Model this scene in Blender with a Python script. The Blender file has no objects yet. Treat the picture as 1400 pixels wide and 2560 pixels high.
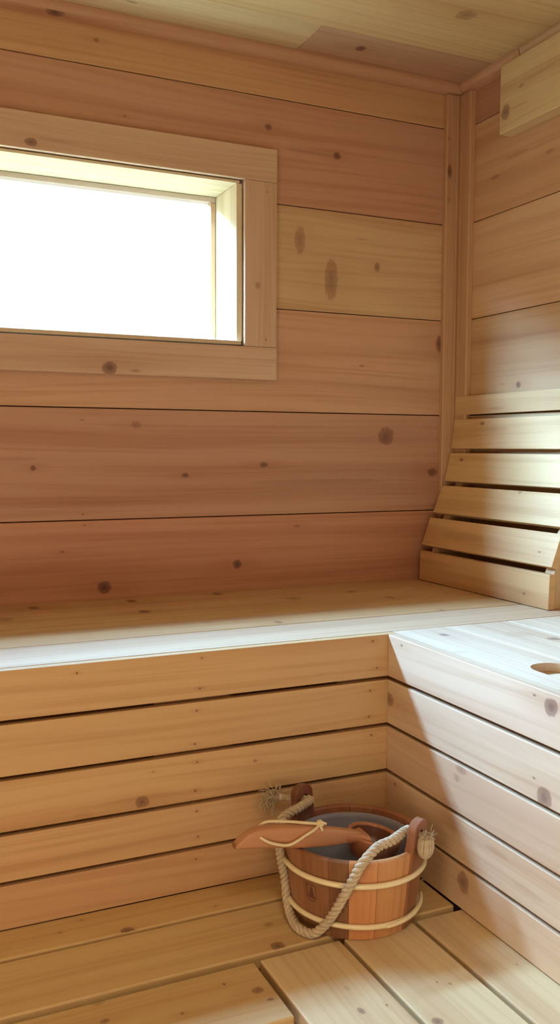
import bpy, bmesh, math, random
from mathutils import Vector, Matrix
random.seed(7)
S = 0.96          # metres per survey unit
ZC = 1.268        # eye height above the floor, metres
sc = bpy.context.scene
col = sc.collection

def W(x, y, z):
    return Vector((x * S, y * S, z * S + ZC))

# ------------------------------------------------------------------ knots, in metres on each surface (along the grain, across, radii, strength)
KNOTS = {
    'back_wall': [(0.5167,2.21,0.0066,0.0045,0.7),(0.9561,2.0774,0.01,0.0079,0.8),(1.1535,2.0326,0.0119,0.0092,0.9),(1.0804,2.0309,0.0825,0.0041,0.35),(1.0473,1.8051,0.0151,0.0358,0.55),(1.14,1.71,0.0192,0.0544,0.6),(1.2806,1.7565,0.0088,0.0128,0.7),(1.4916,1.56,0.0176,0.0224,0.9),(1.5017,1.7223,0.0068,0.0178,0.9),(1.2367,1.4878,0.0087,0.0032,0.5),(1.3154,1.2991,0.0246,0.0243,0.75),(0.606,1.3198,0.012,0.0087,0.5),(0.3593,1.2159,0.0073,0.0065,0.9),(0.7327,1.1958,0.0095,0.006,0.85),(0.9472,1.221,0.0114,0.0073,0.8),(1.4692,1.1973,0.0163,0.0114,0.8),(0.8724,0.9637,0.0123,0.0115,0.95),(0.5244,0.9243,0.0168,0.0147,1.0),(0.4234,1.0159,0.0057,0.0029,0.7),(1.043,1.058,0.0095,0.0043,0.5),(0.5838,2.0483,0.0048,0.0028,0.6),(1.2324,1.8253,0.0173,0.0032,0.3),(0.4744,1.3293,0.0029,0.002,0.7),(0.4739,1.1052,0.0029,0.002,0.8),(0.4784,1.0781,0.0029,0.002,0.8),(0.8711,1.0894,0.0033,0.0021,0.7),(0.3117,1.2365,0.0543,0.0046,0.25),(0.4674,1.1293,0.2608,0.0077,0.22),(1.1114,1.1742,0.1995,0.0086,0.25),(1.2357,1.0793,0.2634,0.0055,0.2)],
    'right_wall': [(1.8897,1.4311,0.0095,0.0083,0.8),(2.0038,1.9865,0.0202,0.0052,0.5),(1.9204,2.023,0.0469,0.0051,0.3),(1.9563,1.4372,0.01,0.0032,0.3),(1.792,1.9933,0.0172,0.0048,0.4)],
    'upper_left': [(0.3475,2.1127,0.0118,0.0209,0.9),(0.5792,2.1142,0.0124,0.0219,0.9),(0.5672,1.9633,0.0141,0.019,0.9),(0.2681,1.9888,0.0172,0.0229,0.5),(0.807,2.134,0.0121,0.0175,0.9),(0.9523,1.9928,0.0218,0.0211,0.5),(1.1375,2.0282,0.0153,0.0169,0.7),(1.1798,1.9088,0.0129,0.0153,0.6),(0.7945,1.7331,0.0094,0.0159,0.6),(1.1994,1.7142,0.0034,0.0128,0.7)],
    'upper_right': [(1.4823,1.043,0.0128,0.0089,0.7),(1.3648,1.2194,0.0144,0.0128,0.7),(1.3438,0.9813,0.0106,0.0141,0.2),(1.4279,1.1881,0.0246,0.0312,0.2)],
    'left_front': [(0.4361,0.6342,0.0125,0.0103,0.8),(0.3323,0.6262,0.0168,0.0086,0.15),(0.3228,0.8793,0.0021,0.0021,0.9),(0.5499,0.8843,0.0023,0.002,0.7),(0.546,0.8285,0.0023,0.0022,0.9),(0.5397,0.7877,0.0023,0.0022,0.9),(0.5358,0.7265,0.0023,0.0022,0.9),(0.5403,0.6922,0.0023,0.0022,0.8),(0.5364,0.6389,0.0023,0.0023,0.9),(0.6557,0.6779,0.0041,0.0031,0.6),(0.4571,0.6859,0.0037,0.0022,0.5),(0.9085,0.8843,0.0028,0.0024,0.8),(0.9185,0.8293,0.0028,0.0024,0.8),(0.9035,0.7848,0.0028,0.0024,0.8),(0.9015,0.7323,0.0028,0.0024,0.8),(0.9075,0.6941,0.0028,0.0025,0.8),(0.5394,0.6,0.0023,0.0023,0.9),(0.5416,0.5512,0.0023,0.0023,0.8),(0.5376,0.5095,0.0023,0.0023,0.8)],
    'right_front': [(1.5231,0.7655,0.015,0.0138,0.7),(1.0583,0.8736,0.0148,0.0148,0.85),(1.0689,0.7276,0.0177,0.0163,0.8),(1.2832,0.7006,0.015,0.0072,0.5),(1.2945,0.6823,0.0094,0.0072,0.4),(1.2698,0.5024,0.0161,0.0187,0.75),(1.4817,0.8826,0.0043,0.0031,0.7),(1.4993,0.6,0.0044,0.0032,0.8),(1.0967,0.8824,0.0037,0.002,0.8),(1.0928,0.7512,0.0037,0.002,0.8),(1.1414,0.9024,0.0564,0.0091,0.12),(1.1673,0.7829,0.0771,0.0093,0.12),(1.1815,0.5942,0.0306,0.0054,0.25),(1.1,0.5628,0.0367,0.0052,0.2)],
    'lower_left': [(0.3864,1.4481,0.0123,0.0111,0.95),(0.5986,1.3014,0.012,0.0129,0.85),(0.5208,1.2038,0.0094,0.0083,0.75),(0.5286,1.1753,0.0054,0.0036,0.8),(0.4795,1.2392,0.0022,0.0029,0.9),(0.2924,1.2261,0.0068,0.0053,0.7),(0.2936,1.2726,0.0107,0.0076,0.4),(0.6122,1.3693,0.0088,0.0071,0.5),(0.3983,1.1974,0.0037,0.0035,0.6),(0.5503,1.4656,0.002,0.0026,0.8),(0.3219,1.5155,0.002,0.0026,0.7),(0.2806,1.4901,0.002,0.0025,0.7)],
    'lower_right': [(1.0956,0.6378,0.0081,0.0048,0.7),(1.0298,0.7255,0.0083,0.0091,0.75),(1.0925,0.6793,0.0025,0.002,0.8),(1.1097,0.7798,0.0026,0.002,0.7),(1.0982,0.7953,0.0034,0.0024,0.6),(1.152,0.6457,0.0071,0.0039,0.3),(1.0972,0.9232,0.0027,0.0022,0.6)],
    'backrest': [(2.0084,1.3335,0.0088,0.0054,0.8),(1.6916,1.2823,0.0083,0.0038,0.7),(2.0801,1.2348,0.0094,0.0044,0.8),(1.8048,1.1581,0.0076,0.005,0.5),(1.9634,1.0332,0.1,0.0107,0.25),(1.9575,1.3723,0.0337,0.0042,0.3),(1.6934,0.9227,0.0056,0.0039,0.6),(1.6626,1.0247,0.0054,0.0028,0.6),(1.9642,1.3179,0.067,0.0084,0.2),(2.127,0.9498,0.1483,0.0091,0.25),(1.8913,0.9038,0.14,0.0084,0.2)],
    'valance': [(1.9126,2.1191,0.0175,0.018,0.8),(1.8541,2.1638,0.0106,0.0049,0.5),(1.857,2.1185,0.0332,0.0029,0.3),(1.7856,2.1717,0.0563,0.0028,0.3)],
    'ceiling': [(1.2975,1.8008,0.0251,0.0227,0.6),(1.1643,2.058,0.0136,0.0141,0.95),(1.0302,2.0215,0.0122,0.0076,0.1),(0.5782,2.0709,0.0147,0.0054,0.6)],
    'casing': [(0.3624,1.9515,0.0142,0.0088,0.85),(0.5372,1.4529,0.0174,0.0151,0.9),(0.5996,1.4487,0.0139,0.0038,0.5),(0.4269,1.9632,0.0458,0.0045,0.2)],
    'casing_upright': [(1.6764,0.9204,0.009,0.0075,0.5),(1.9104,0.945,0.002,0.002,0.7),(1.5402,0.9431,0.002,0.002,0.8)],
    'corner': [(2.0329,1.5003,0.0184,0.0075,0.9),(2.1213,1.4917,0.0054,0.0075,0.4),(1.9544,1.498,0.0087,0.0075,0.3)],
    'right_corner': [(1.4614,2.0931,0.0033,0.002,0.6)],
}
# ------------------------------------------------------------------ light levels
SNOW = .85
SKY_COL = (.95, 1.0, .90, 1)
SKY_STR = 2.2
BAND = (.46, .72, 1.78, 2.2)
AZ = (-.05, -.66, .30)
BAND_COL = (.315, .60, 1.0, 1)
BAND_STR = 315.0
EXPO = -0.12
DB = 3
FILL_LIGHTS = [('ceiling_fill', (.1, -.3, 1.0), (.1, -.3, -1), .5, .5, 13, (1, .82, .57)),  # added fill without a fixture, brightens the boards from above
         ('front_fill', (-.1, -1.33, -.35), (.3, 1.0, .6), .8, 1.7, 15.5, (1, .83, .60)),  # added front fill standing before the closed door
         ('left_fill', (-.93, .3, -.3), (.8, 1.0, 1.0), .5, 1.2, 15, (1, .84, .61))]  # added unseen fill from the left, tilted up for the ceiling

# ------------------------------------------------------------------ node helpers
class NT:
    def __init__(s, nt):
        s.nt = nt
    def n(s, t, **kw):
        o = s.nt.nodes.new(t)
        for k, v in kw.items():
            setattr(o, k, v)
        return o
    def link(s, a, b):
        s.nt.links.new(a, b)
    def put(s, sock, v):
        if isinstance(v, bpy.types.NodeSocket):
            s.nt.links.new(v, sock)
        else:
            sock.default_value = v
    def m(s, op, a, b=None, c=None, clamp=False):
        o = s.n('ShaderNodeMath', operation=op, use_clamp=clamp)
        s.put(o.inputs[0], a)
        if b is not None: s.put(o.inputs[1], b)
        if c is not None: s.put(o.inputs[2], c)
        return o.outputs[0]
    def vm(s, op, a, b=None):
        o = s.n('ShaderNodeVectorMath', operation=op)
        s.put(o.inputs[0], a)
        if b is not None: s.put(o.inputs[1], b)
        return o.outputs['Value'] if op in ('LENGTH', 'DOT_PRODUCT') else o.outputs['Vector']
    def xyz(s, a, b, c):
        o = s.n('ShaderNodeCombineXYZ')
        for k, v in enumerate((a, b, c)): s.put(o.inputs[k], v)
        return o.outputs[0]
    def sep(s, v):
        o = s.n('ShaderNodeSeparateXYZ'); s.put(o.inputs[0], v)
        return o.outputs
    def noise(s, v, scale=1.0, detail=2.0, rough=.5):
        o = s.n('ShaderNodeTexNoise')
        s.put(o.inputs['Vector'], v)
        o.inputs['Scale'].default_value = scale
        o.inputs['Detail'].default_value = detail
        o.inputs['Roughness'].default_value = rough
        return o.outputs['Fac']
    def smooth(s, v, a, b, lo=0.0, hi=1.0):
        o = s.n('ShaderNodeMapRange', interpolation_type='SMOOTHSTEP')
        s.put(o.inputs['Value'], v)
        for k, x in (('From Min', a), ('From Max', b), ('To Min', lo), ('To Max', hi)): s.put(o.inputs[k], x)
        return o.outputs['Result']
    def mix(s, f, a, b, blend='MIX'):
        o = s.n('ShaderNodeMix', data_type='RGBA', blend_type=blend)
        s.put(o.inputs[0], f); s.put(o.inputs[6], a); s.put(o.inputs[7], b)
        return o.outputs[2]

def knot_group():
    g = bpy.data.node_groups.new('wood_knot', 'ShaderNodeTree')
    I = g.interface
    for nm, t in (('Vector', 'Vector'), ('Centre', 'Vector'), ('Scale', 'Vector'), ('Strength', 'Float'), ('Jitter', 'Float'), ('Mask', 'Float'), ('Halo', 'Float'), ('Shift', 'Float')):
        I.new_socket(nm, in_out='INPUT', socket_type='NodeSocket' + t)
    for nm in ('Mask', 'Halo', 'Shift'):
        I.new_socket(nm, in_out='OUTPUT', socket_type='NodeSocketFloat')
    k = NT(g)
    gi = k.n('NodeGroupInput').outputs; go = k.n('NodeGroupOutput').inputs
    q = k.vm('MULTIPLY', k.vm('SUBTRACT', gi['Vector'], gi['Centre']), gi['Scale'])
    r = k.m('ADD', k.vm('LENGTH', q), gi['Jitter'])
    core = k.m('ADD', k.m('MULTIPLY', k.smooth(r, 1.22, .7), .72), k.m('MULTIPLY', k.smooth(r, .75, .1), .28))
    e = k.m('ABSOLUTE', k.m('SUBTRACT', r, .95))
    rim = k.smooth(e, .22, 0.0, -.10, .24)
    k.put(go['Mask'], k.m('MAXIMUM', gi['Mask'], k.m('MULTIPLY', k.m('MULTIPLY', core, k.m('ADD', .88, rim)), gi['Strength'])))
    q2 = k.vm('MULTIPLY', q, (.30, .85, 1.0))
    h = k.smooth(k.vm('LENGTH', q2), 2.6, .2, 0.0, gi['Strength'])
    k.put(go['Halo'], k.m('MAXIMUM', gi['Halo'], h))
    k.put(go['Shift'], k.m('ADD', gi['Shift'], k.m('MULTIPLY', k.sep(q)[1], h)))
    return g
KG = knot_group()

def wood(name, knots=(), rough=.46, contrast=1.0, spec=.4, warp=.0045):
    mt = bpy.data.materials.new(name); mt.use_nodes = True
    nt = mt.node_tree; k = NT(nt)
    bs = nt.nodes['Principled BSDF']
    at = k.n('ShaderNodeAttribute', attribute_name='tint')
    tint, seed = at.outputs['Color'], at.outputs['Alpha']
    uv = k.n('ShaderNodeUVMap', uv_map='UVMap').outputs[0]
    s3 = k.sep(uv)
    z = k.m('MULTIPLY', seed, 37.3)
    mask, halo, shift = 0.0, 0.0, 0.0
    v = s3[1]
    if knots:
        jit = k.m('MULTIPLY', k.m('SUBTRACT', k.noise(uv, 75, 1), .5), .55)
        for (u_, v_, ru, rv, st) in knots:
            g = k.n('ShaderNodeGroup'); g.node_tree = KG
            k.put(g.inputs['Vector'], uv)
            g.inputs['Centre'].default_value = (u_, v_, 0); g.inputs['Scale'].default_value = (1 / ru, 1 / rv, 0)
            g.inputs['Strength'].default_value = st
            k.put(g.inputs['Jitter'], jit); k.put(g.inputs['Mask'], mask); k.put(g.inputs['Halo'], halo); k.put(g.inputs['Shift'], shift)
            mask, halo, shift = g.outputs['Mask'], g.outputs['Halo'], g.outputs['Shift']
        v = k.m('SUBTRACT', v, k.m('MULTIPLY', shift, warp))
    w0 = k.m('SUBTRACT', k.noise(k.xyz(k.m('MULTIPLY', s3[0], 1.1), k.m('MULTIPLY', v, 5.0), z), 1.0, 0.0), .5)
    v2 = k.m('ADD', v, k.m('MULTIPLY', w0, .05))
    band = k.noise(k.xyz(k.m('MULTIPLY', s3[0], .55), k.m('MULTIPLY', v2, 15.0), z), 1.0, 1.0)
    fine = k.noise(k.xyz(k.m('MULTIPLY', s3[0], 1.6), k.m('MULTIPLY', v2, 85.0), z), 1.0, 2.0, .6)
    f1 = k.smooth(band, .46, .74, 0.0, .55 * contrast)
    c = k.mix(f1, tint, k.mix(1.0, tint, (.74, .60, .52, 1), 'MULTIPLY'))
    f2 = k.smooth(fine, .42, .74, 0.0, .55 * contrast)
    c = k.mix(f2, c, k.mix(1.0, c, (.78, .67, .58, 1), 'MULTIPLY'))
    if knots:
        c = k.mix(k.m('MULTIPLY', halo, .34, clamp=True), c, k.mix(1.0, c, (.72, .56, .48, 1), 'MULTIPLY'))
        c = k.mix(k.m('MULTIPLY', mask, 1.15, clamp=True), c, k.mix(1.0, c, (.56, .40, .36, 1), 'MULTIPLY'))
        c = k.mix(k.m('MULTIPLY', k.m('POWER', mask, 1.7), .98, clamp=True), c, (.045, .036, .042, 1))
    k.put(bs.inputs['Base Color'], c)
    bs.inputs['Roughness'].default_value = rough + .06
    bs.inputs['Specular IOR Level'].default_value = spec
    return mt

def wood_in(surface, lo, hi, **kw):
    """the wood of one board of a surface: only the knots whose centre lies across lo..hi (metres)"""
    ks = [q for q in KNOTS[surface] if lo <= q[1] <= hi]
    return wood(surface.replace('_', ' ') + ' board', ks, **kw) if ks else M_plainwood
def zm(z): return z * S + ZC

def plain(name, color, rough=.5, metal=0.0, spec=.4, noise_scale=40, amount=.12):
    mt = bpy.data.materials.new(name); mt.use_nodes = True
    k = NT(mt.node_tree); bs = mt.node_tree.nodes['Principled BSDF']
    tc = k.n('ShaderNodeTexCoord').outputs['Object']
    f = k.noise(tc, noise_scale, 3)
    c = k.mix(f, tuple(x * (1 - amount) for x in color) + (1,), tuple(min(1, x * (1 + amount)) for x in color) + (1,))
    k.put(bs.inputs['Base Color'], c)
    bs.inputs['Roughness'].default_value = rough; bs.inputs['Metallic'].default_value = metal
    bs.inputs['Specular IOR Level'].default_value = spec
    return mt

# ------------------------------------------------------------------ mesh helpers
class Acc:
    """collects pieces (world metres) with UVs and tints, and links them as ONE mesh object"""
    def __init__(s):
        s.v, s.f, s.uv, s.t, s.sm, s.mi, s.cur = [], [], [], [], [], [], 0
    def bm(s, bm, along, fn, tint, seed=None, smooth=False):
        seed = random.random() if seed is None else seed
        base = len(s.v)
        bm.verts.index_update()
        bm.normal_update()
        s.v += [v.co.copy() for v in bm.verts]
        for f in bm.faces:
            n = f.normal
            a = max(range(3), key=lambda i: abs(n[i]))
            uvs = []
            for l in f.loops:
                c = l.vert.co
                if a == along:
                    o = [i for i in range(3) if i != along]
                    uvs.append((c[o[0]] * .3 + 20, c[o[1]] * .5 + 9))
                else:
                    third = [i for i in range(3) if i not in (along, a)][0]
                    uvs.append((c[along], c[third] + (0 if a == fn else 5)))
            s.f.append([base + v.index for v in f.verts]); s.uv.append(uvs)
            s.t.append((*tint, seed)); s.sm.append(smooth); s.mi.append(s.cur)
        bm.free()
    def raw(s, verts, faces, uvs=None, tint=(1, 1, 1), seed=0.0, smooth=True):
        base = len(s.v)
        s.v += [Vector(v) for v in verts]
        for i, f in enumerate(faces):
            s.f.append([base + j for j in f])
            s.uv.append(uvs[i] if uvs else [(verts[j][0], verts[j][2]) for j in f])
            s.t.append((*tint, seed)); s.sm.append(smooth); s.mi.append(s.cur)
    def build(s, name, mat, parent=None, **props):
        lo = Vector([min(v[i] for v in s.v) for i in range(3)]); hi = Vector([max(v[i] for v in s.v) for i in range(3)])
        c = (lo + hi) / 2
        me = bpy.data.meshes.new(name)
        me.from_pydata([tuple(v - c) for v in s.v], [], s.f)
        me.uv_layers.new(name='UVMap'); me.color_attributes.new('tint', 'FLOAT_COLOR', 'CORNER')
        ul = me.uv_layers['UVMap']; ca = me.color_attributes['tint']
        for fi, p in enumerate(me.polygons):
            p.use_smooth = s.sm[fi]; p.material_index = s.mi[fi]
            for j, li in enumerate(p.loop_indices):
                ul.data[li].uv = s.uv[fi][j]; ca.data[li].color = s.t[fi]
        for m_ in (mat if isinstance(mat, list) else [mat]): me.materials.append(m_)
        o = bpy.data.objects.new(name, me); col.objects.link(o)
        setp(o, c, parent)
        for k, v in props.items(): o[k] = v
        return o

WL = {}
def setp(o, world, parent):
    WL[o.name] = Vector(world)
    if parent is not None:
        o.parent = parent
        o.location = Vector(world) - WL[parent.name]
    else:
        o.location = world

def thing(name, label, cat, loc, group=None):
    o = bpy.data.objects.new(name, None); col.objects.link(o)
    o.empty_display_size = .05
    setp(o, loc, None)
    o['label'] = label; o['category'] = cat
    if group: o['group'] = group
    return o

def box_bm(x0, x1, y0, y1, z0, z1, bevel=.0016, seg=2):
    a, b = W(x0, y0, z0), W(x1, y1, z1)
    bm = bmesh.new()
    bmesh.ops.create_cube(bm, size=1.0, matrix=Matrix.Translation((a + b) / 2) @ Matrix.Diagonal((*(b - a), 1)))
    if bevel: bmesh.ops.bevel(bm, geom=list(bm.edges), offset=bevel, segments=seg, affect='EDGES', profile=.5)
    return bm

def poly_bm(pts, axis, a0, a1, bevel=0.0, seg=2):
    """polygon (survey units, in the two other axes) extruded along axis from a0 to a1"""
    bm = bmesh.new()
    oth = [i for i in range(3) if i != axis]
    def P(p, a):
        c = [0, 0, 0]; c[axis] = a; c[oth[0]] = p[0]; c[oth[1]] = p[1]
        return W(*c)
    A = [bm.verts.new(P(p, a0)) for p in pts]; B = [bm.verts.new(P(p, a1)) for p in pts]
    n = len(pts)
    bm.faces.new(A); bm.faces.new(B[::-1])
    for i in range(n): bm.faces.new((A[i], B[i], B[(i + 1) % n], A[(i + 1) % n]))
    bmesh.ops.recalc_face_normals(bm, faces=list(bm.faces))
    if bevel: bmesh.ops.bevel(bm, geom=list(bm.edges), offset=bevel, segments=seg, affect='EDGES', profile=.5)
    return bm

def vary(t, a=.05):
    k = 1 + random.uniform(-a, a)
    return tuple(min(.95, x * k) for x in t)

def board(name, ext, along, fn, mat, tint, parent, bevel=.0016, seed=None, **props):
    A = Acc(); A.bm(box_bm(*ext, bevel=bevel), along, fn, tint, seed)
    return A.build(name, mat, parent, **props)

def tube(A, pts, rad, n=8, tint=(1, 1, 1), seed=0.0, cap=True, closed=False, uscale=1.0):
    """tube along world points; rad number or list"""
    pts = [Vector(p) for p in pts]; m = len(pts)
    R = rad if isinstance(rad, (list, tuple)) else [rad] * m
    T = []
    for i in range(m):
        if closed: T.append((pts[(i + 1) % m] - pts[i - 1]).normalized())
        else: T.append((pts[min(i + 1, m - 1)] - pts[max(i - 1, 0)]).normalized())
    N = T[0].orthogonal().normalized()
    verts, faces, uvs = [], [], []
    L = 0
    ls = []
    for i in range(m):
        if i: L += (pts[i] - pts[i - 1]).length
        ls.append(L)
        N = (N - T[i] * N.dot(T[i])).normalized()
        B = T[i].cross(N)
        for j in range(n):
            a = 2 * math.pi * j / n
            verts.append(pts[i] + (N * math.cos(a) + B * math.sin(a)) * R[i])
    for i in range(m if closed else m - 1):
        k = (i + 1) % m
        for j in range(n):
            j2 = (j + 1) % n
            faces.append((i * n + j, i * n + j2, k * n + j2, k * n + j))
            u0, u1 = ls[i], (ls[i + 1] if i + 1 < m else L + .01)
            uvs.append([(u0, j / n * .03), (u0, (j + 1) / n * .03), (u1, (j + 1) / n * .03), (u1, j / n * .03)])
    if cap and not closed:
        faces.append(tuple(range(n))[::-1]); uvs.append([(0, 0)] * n)
        faces.append(tuple((m - 1) * n + j for j in range(n))); uvs.append([(0, 0)] * n)
    A.raw(verts, faces, uvs, tint, seed)

def catmull(pts, per=10):
    P = [Vector(p) for p in pts]; P = [P[0] * 2 - P[1]] + P + [P[-1] * 2 - P[-2]]
    out = []
    for i in range(1, len(P) - 2):
        for s in range(per):
            t = s / per
            a, b, c, d = P[i - 1:i + 3]
            out.append(.5 * ((2 * b) + (c - a) * t + (2 * a - 5 * b + 4 * c - d) * t * t + (3 * b - a - 3 * c + d) * t ** 3))
    out.append(P[-2]); return out

def resample(pts, step):
    out = [pts[0]]; acc = 0
    for a, b in zip(pts, pts[1:]):
        d = (b - a).length
        while acc + d >= step:
            t = (step - acc) / d; a = a.lerp(b, t); out.append(a); d = (b - a).length; acc = 0
        acc += d
    out.append(pts[-1]); return out

# ------------------------------------------------------------------ tints (linear albedo of each board)
PALE = (.74, .555, .36)
T = dict(
    back=[(.67, .40, .21), (.60, .335, .215), (.70, .49, .28), (.66, .40, .245), (.56, .315, .205), (.60, .30, .18), (.58, .32, .19)],
    right=[(.54, .29, .16), (.66, .385, .20), (.73, .475, .27), (.64, .42, .22), (.62, .38, .2)],
)
M_plainwood = wood('plain_cedar')
M_case_up = wood('window_trim_upright_wood', KNOTS['casing_upright'])
M_corner = wood('corner_trim_wood', KNOTS['corner'])
M_corner2 = wood('corner_trim_wood_narrow', KNOTS['right_corner'])
M_val = wood('valance_wood', KNOTS['valance'])
M_dark = plain('dark_backing', (.045, .028, .02), .9)

YW, XW, YB, XB, HZ, ZL, ZT, ZF = 2.2506, 1.612, 1.596, .983, -.388, -.852, 1.043, -1.3205
XL, YF = -.95, -1.35        # left wall, front wall
G = .0012                   # half of a wall joint

# ------------------------------------------------------------------ back wall with the window opening
OX0, OX1, OZ0, OZ1 = -.40, .9225, .2625, .698
A = Acc()
zs = [ZF, -.99, -.725, -.4555, -.1857, .0945, .3712, .6477, .9205, ZT + .03]
tb = [T['back'][6], T['back'][5], T['back'][6], T['back'][5], T['back'][4], T['back'][3], T['back'][2], T['back'][1], T['back'][0]]
def wallpoly(pts, tint, seed):
    bm = poly_bm(pts, 1, YW, YW + .03)
    es = [e for e in bm.edges if all(abs(v.co.y - YW * S) < 1e-5 for v in e.verts)]
    bmesh.ops.bevel(bm, geom=es, offset=.0013, segments=1, affect='EDGES')
    A.bm(bm, 0, 1, tint, seed)
backm = []
for i in range(len(zs) - 1):
    A.cur = i; backm.append(wood_in('back_wall', zm(zs[i]), zm(zs[i + 1])))
    z0, z1, t, sd = zs[i] + G, zs[i + 1] - G, tb[i], (i * .137 + .21) % 1
    x0, x1 = XL, XW + .03
    if z1 < OZ0 or z0 > OZ1: wallpoly([(x0, z0), (x1, z0), (x1, z1), (x0, z1)], t, sd)
    elif z0 < OZ0: wallpoly([(x0, z0), (x1, z0), (x1, z1), (OX1, z1), (OX1, OZ0), (OX0, OZ0), (OX0, z1), (x0, z1)], t, sd)
    elif z1 > OZ1: wallpoly([(x0, z0), (OX0, z0), (OX0, OZ1), (OX1, OZ1), (OX1, z0), (x1, z0), (x1, z1), (x0, z1)], t, sd)
    else:
        wallpoly([(x0, z0), (OX0, z0), (OX0, z1), (x0, z1)], t, sd)
        wallpoly([(OX1, z0), (x1, z0), (x1, z1), (OX1, z1)], t, sd)
A.build('wall_back', backm, None, kind='structure')
# outer skin of that wall (sheathing behind the boards)
A = Acc()
for e in ((XL - .1, OX0 - .02, YW + .031, YW + .16, ZF - .05, ZT + .2), (OX1 + .02, XW + .15, YW + .031, YW + .16, ZF - .05, ZT + .2),
          (OX0 - .02, OX1 + .02, YW + .031, YW + .16, ZF - .05, OZ0 - .02), (OX0 - .02, OX1 + .02, YW + .031, YW + .16, OZ1 + .02, ZT + .2)):
    A.bm(box_bm(*e, bevel=0), 0, 1, (.2, .2, .2))
A.build('wall_back_sheathing', M_dark, None, kind='structure')

# ------------------------------------------------------------------ right wall
A = Acc()
zr_ = [ZF, -.99, -.725, -.4555, -.1857, .0945, .3712, .6466, .9205, ZT + .03]
tr = [T['right'][4]] * 4 + [T['right'][4], T['right'][3], T['right'][3], T['right'][2], T['right'][1], T['right'][0]]
tr = [T['right'][4], T['right'][3], T['right'][4], T['right'][4], T['right'][3], T['right'][3], T['right'][2], T['right'][1], T['right'][0]]
rightm = []
for i in range(len(zr_) - 1):
    A.cur = i; rightm.append(wood_in('right_wall', zm(zr_[i]), zm(zr_[i + 1])))
    bm = box_bm(XW, XW + .03, YF - .03, YW - .001, zr_[i] + G, zr_[i + 1] - G, bevel=0)
    es = [e for e in bm.edges if all(abs(v.co.x - XW * S) < 1e-5 for v in e.verts)]
    bmesh.ops.bevel(bm, geom=es, offset=.0013, segments=1, affect='EDGES')
    A.bm(bm, 1, 0, tr[i], (i * .171 + .4) % 1)
A.build('wall_right', rightm, None, kind='structure')
A = Acc(); A.bm(box_bm(XW + .031, XW + .15, YF - .1, YW + .03, ZF - .05, ZT + .2, bevel=0), 1, 0, (.2, .2, .2))
A.build('wall_right_sheathing', M_dark, None, kind='structure')

# ------------------------------------------------------------------ ceiling
A = Acc()
ys = [2.25, 2.0718, 1.754, 1.44, 1.12, .80, .48, .16, -.16, -.48, -.80, -1.12, YF - .03]
ceilm = []
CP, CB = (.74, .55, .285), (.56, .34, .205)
for i in range(len(ys) - 1):
    y1, y0 = ys[i] - .0007, ys[i + 1] + .0007
    A.cur = i; ceilm.append(wood_in('ceiling', ys[i + 1] * S, ys[i] * S))
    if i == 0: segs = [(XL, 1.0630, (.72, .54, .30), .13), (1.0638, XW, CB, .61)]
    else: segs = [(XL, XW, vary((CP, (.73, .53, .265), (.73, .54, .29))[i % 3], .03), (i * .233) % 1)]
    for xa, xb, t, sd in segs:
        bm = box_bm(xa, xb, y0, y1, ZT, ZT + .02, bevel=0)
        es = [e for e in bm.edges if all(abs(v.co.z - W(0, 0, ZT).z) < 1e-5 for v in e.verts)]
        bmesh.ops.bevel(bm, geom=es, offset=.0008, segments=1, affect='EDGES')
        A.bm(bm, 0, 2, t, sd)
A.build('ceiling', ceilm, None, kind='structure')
A = Acc(); A.bm(box_bm(XL - .1, XW + .15, YF - .1, YW + .16, ZT + .021, ZT + .12, bevel=0), 0, 2, (.2, .2, .2))
A.build('ceiling_roof_deck', M_dark, None, kind='structure')

# ------------------------------------------------------------------ floor, left and front walls (behind the photographer)
A = Acc()
for i in range(9):
    A.bm(box_bm(XL, XW, YF + i * .4, YF + (i + 1) * .4 - .002, ZF - .03, ZF, bevel=0), 0, 2, (.42, .30, .2))
A.build('floor', M_plainwood, None, kind='structure')
A = Acc()
for i in range(len(zs) - 1):
    A.bm(box_bm(XL - .03, XL - .0005, YF - .03, YW, zs[i] + G, zs[i + 1] - G, bevel=0), 1, 0, vary((.64, .40, .23)))
A.build('wall_left', M_plainwood, None, kind='structure')
A = Acc()
DX0, DX1, DZ = -.55, .35, .82     # doorway opening
for i in range(len(zs) - 1):
    z0, z1 = zs[i] + G, zs[i + 1] - G
    if z0 < DZ:
        A.bm(box_bm(XL, DX0, YF - .03, YF, z0, min(z1, DZ) if z1 < DZ else z1, bevel=0), 0, 1, vary((.64, .40, .23)))
        A.bm(box_bm(DX1, XW, YF - .03, YF, z0, z1, bevel=0), 0, 1, vary((.64, .40, .23)))
        if z1 > DZ: A.bm(box_bm(DX0, DX1, YF - .03, YF, DZ, z1, bevel=0), 0, 1, vary((.64, .40, .23)))
    else:
        A.bm(box_bm(XL, XW, YF - .03, YF, z0, z1, bevel=0), 0, 1, vary((.64, .40, .23)))
A.build('wall_front', M_plainwood, None, kind='structure')
A = Acc(); A.bm(box_bm(DX0 + .004, DX1 - .004, YF - .05, YF - .012, ZF + .002, zs[-2] - .003), 2, 1, (.66, .44, .25))
A.build('door_1', M_plainwood, None, kind='structure')
A = Acc(); A.bm(box_bm(XL - .1, XW + .15, YF - .12, YF - .055, ZF - .05, ZT + .2, bevel=0), 0, 1, (.2, .2, .2))
A.bm(box_bm(XL - .12, XL - .0305, YF - .12, YW + .16, ZF - .05, ZT + .2, bevel=0), 1, 0, (.2, .2, .2))
A.build('wall_outer_sheathing', M_dark, None, kind='structure')

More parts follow.
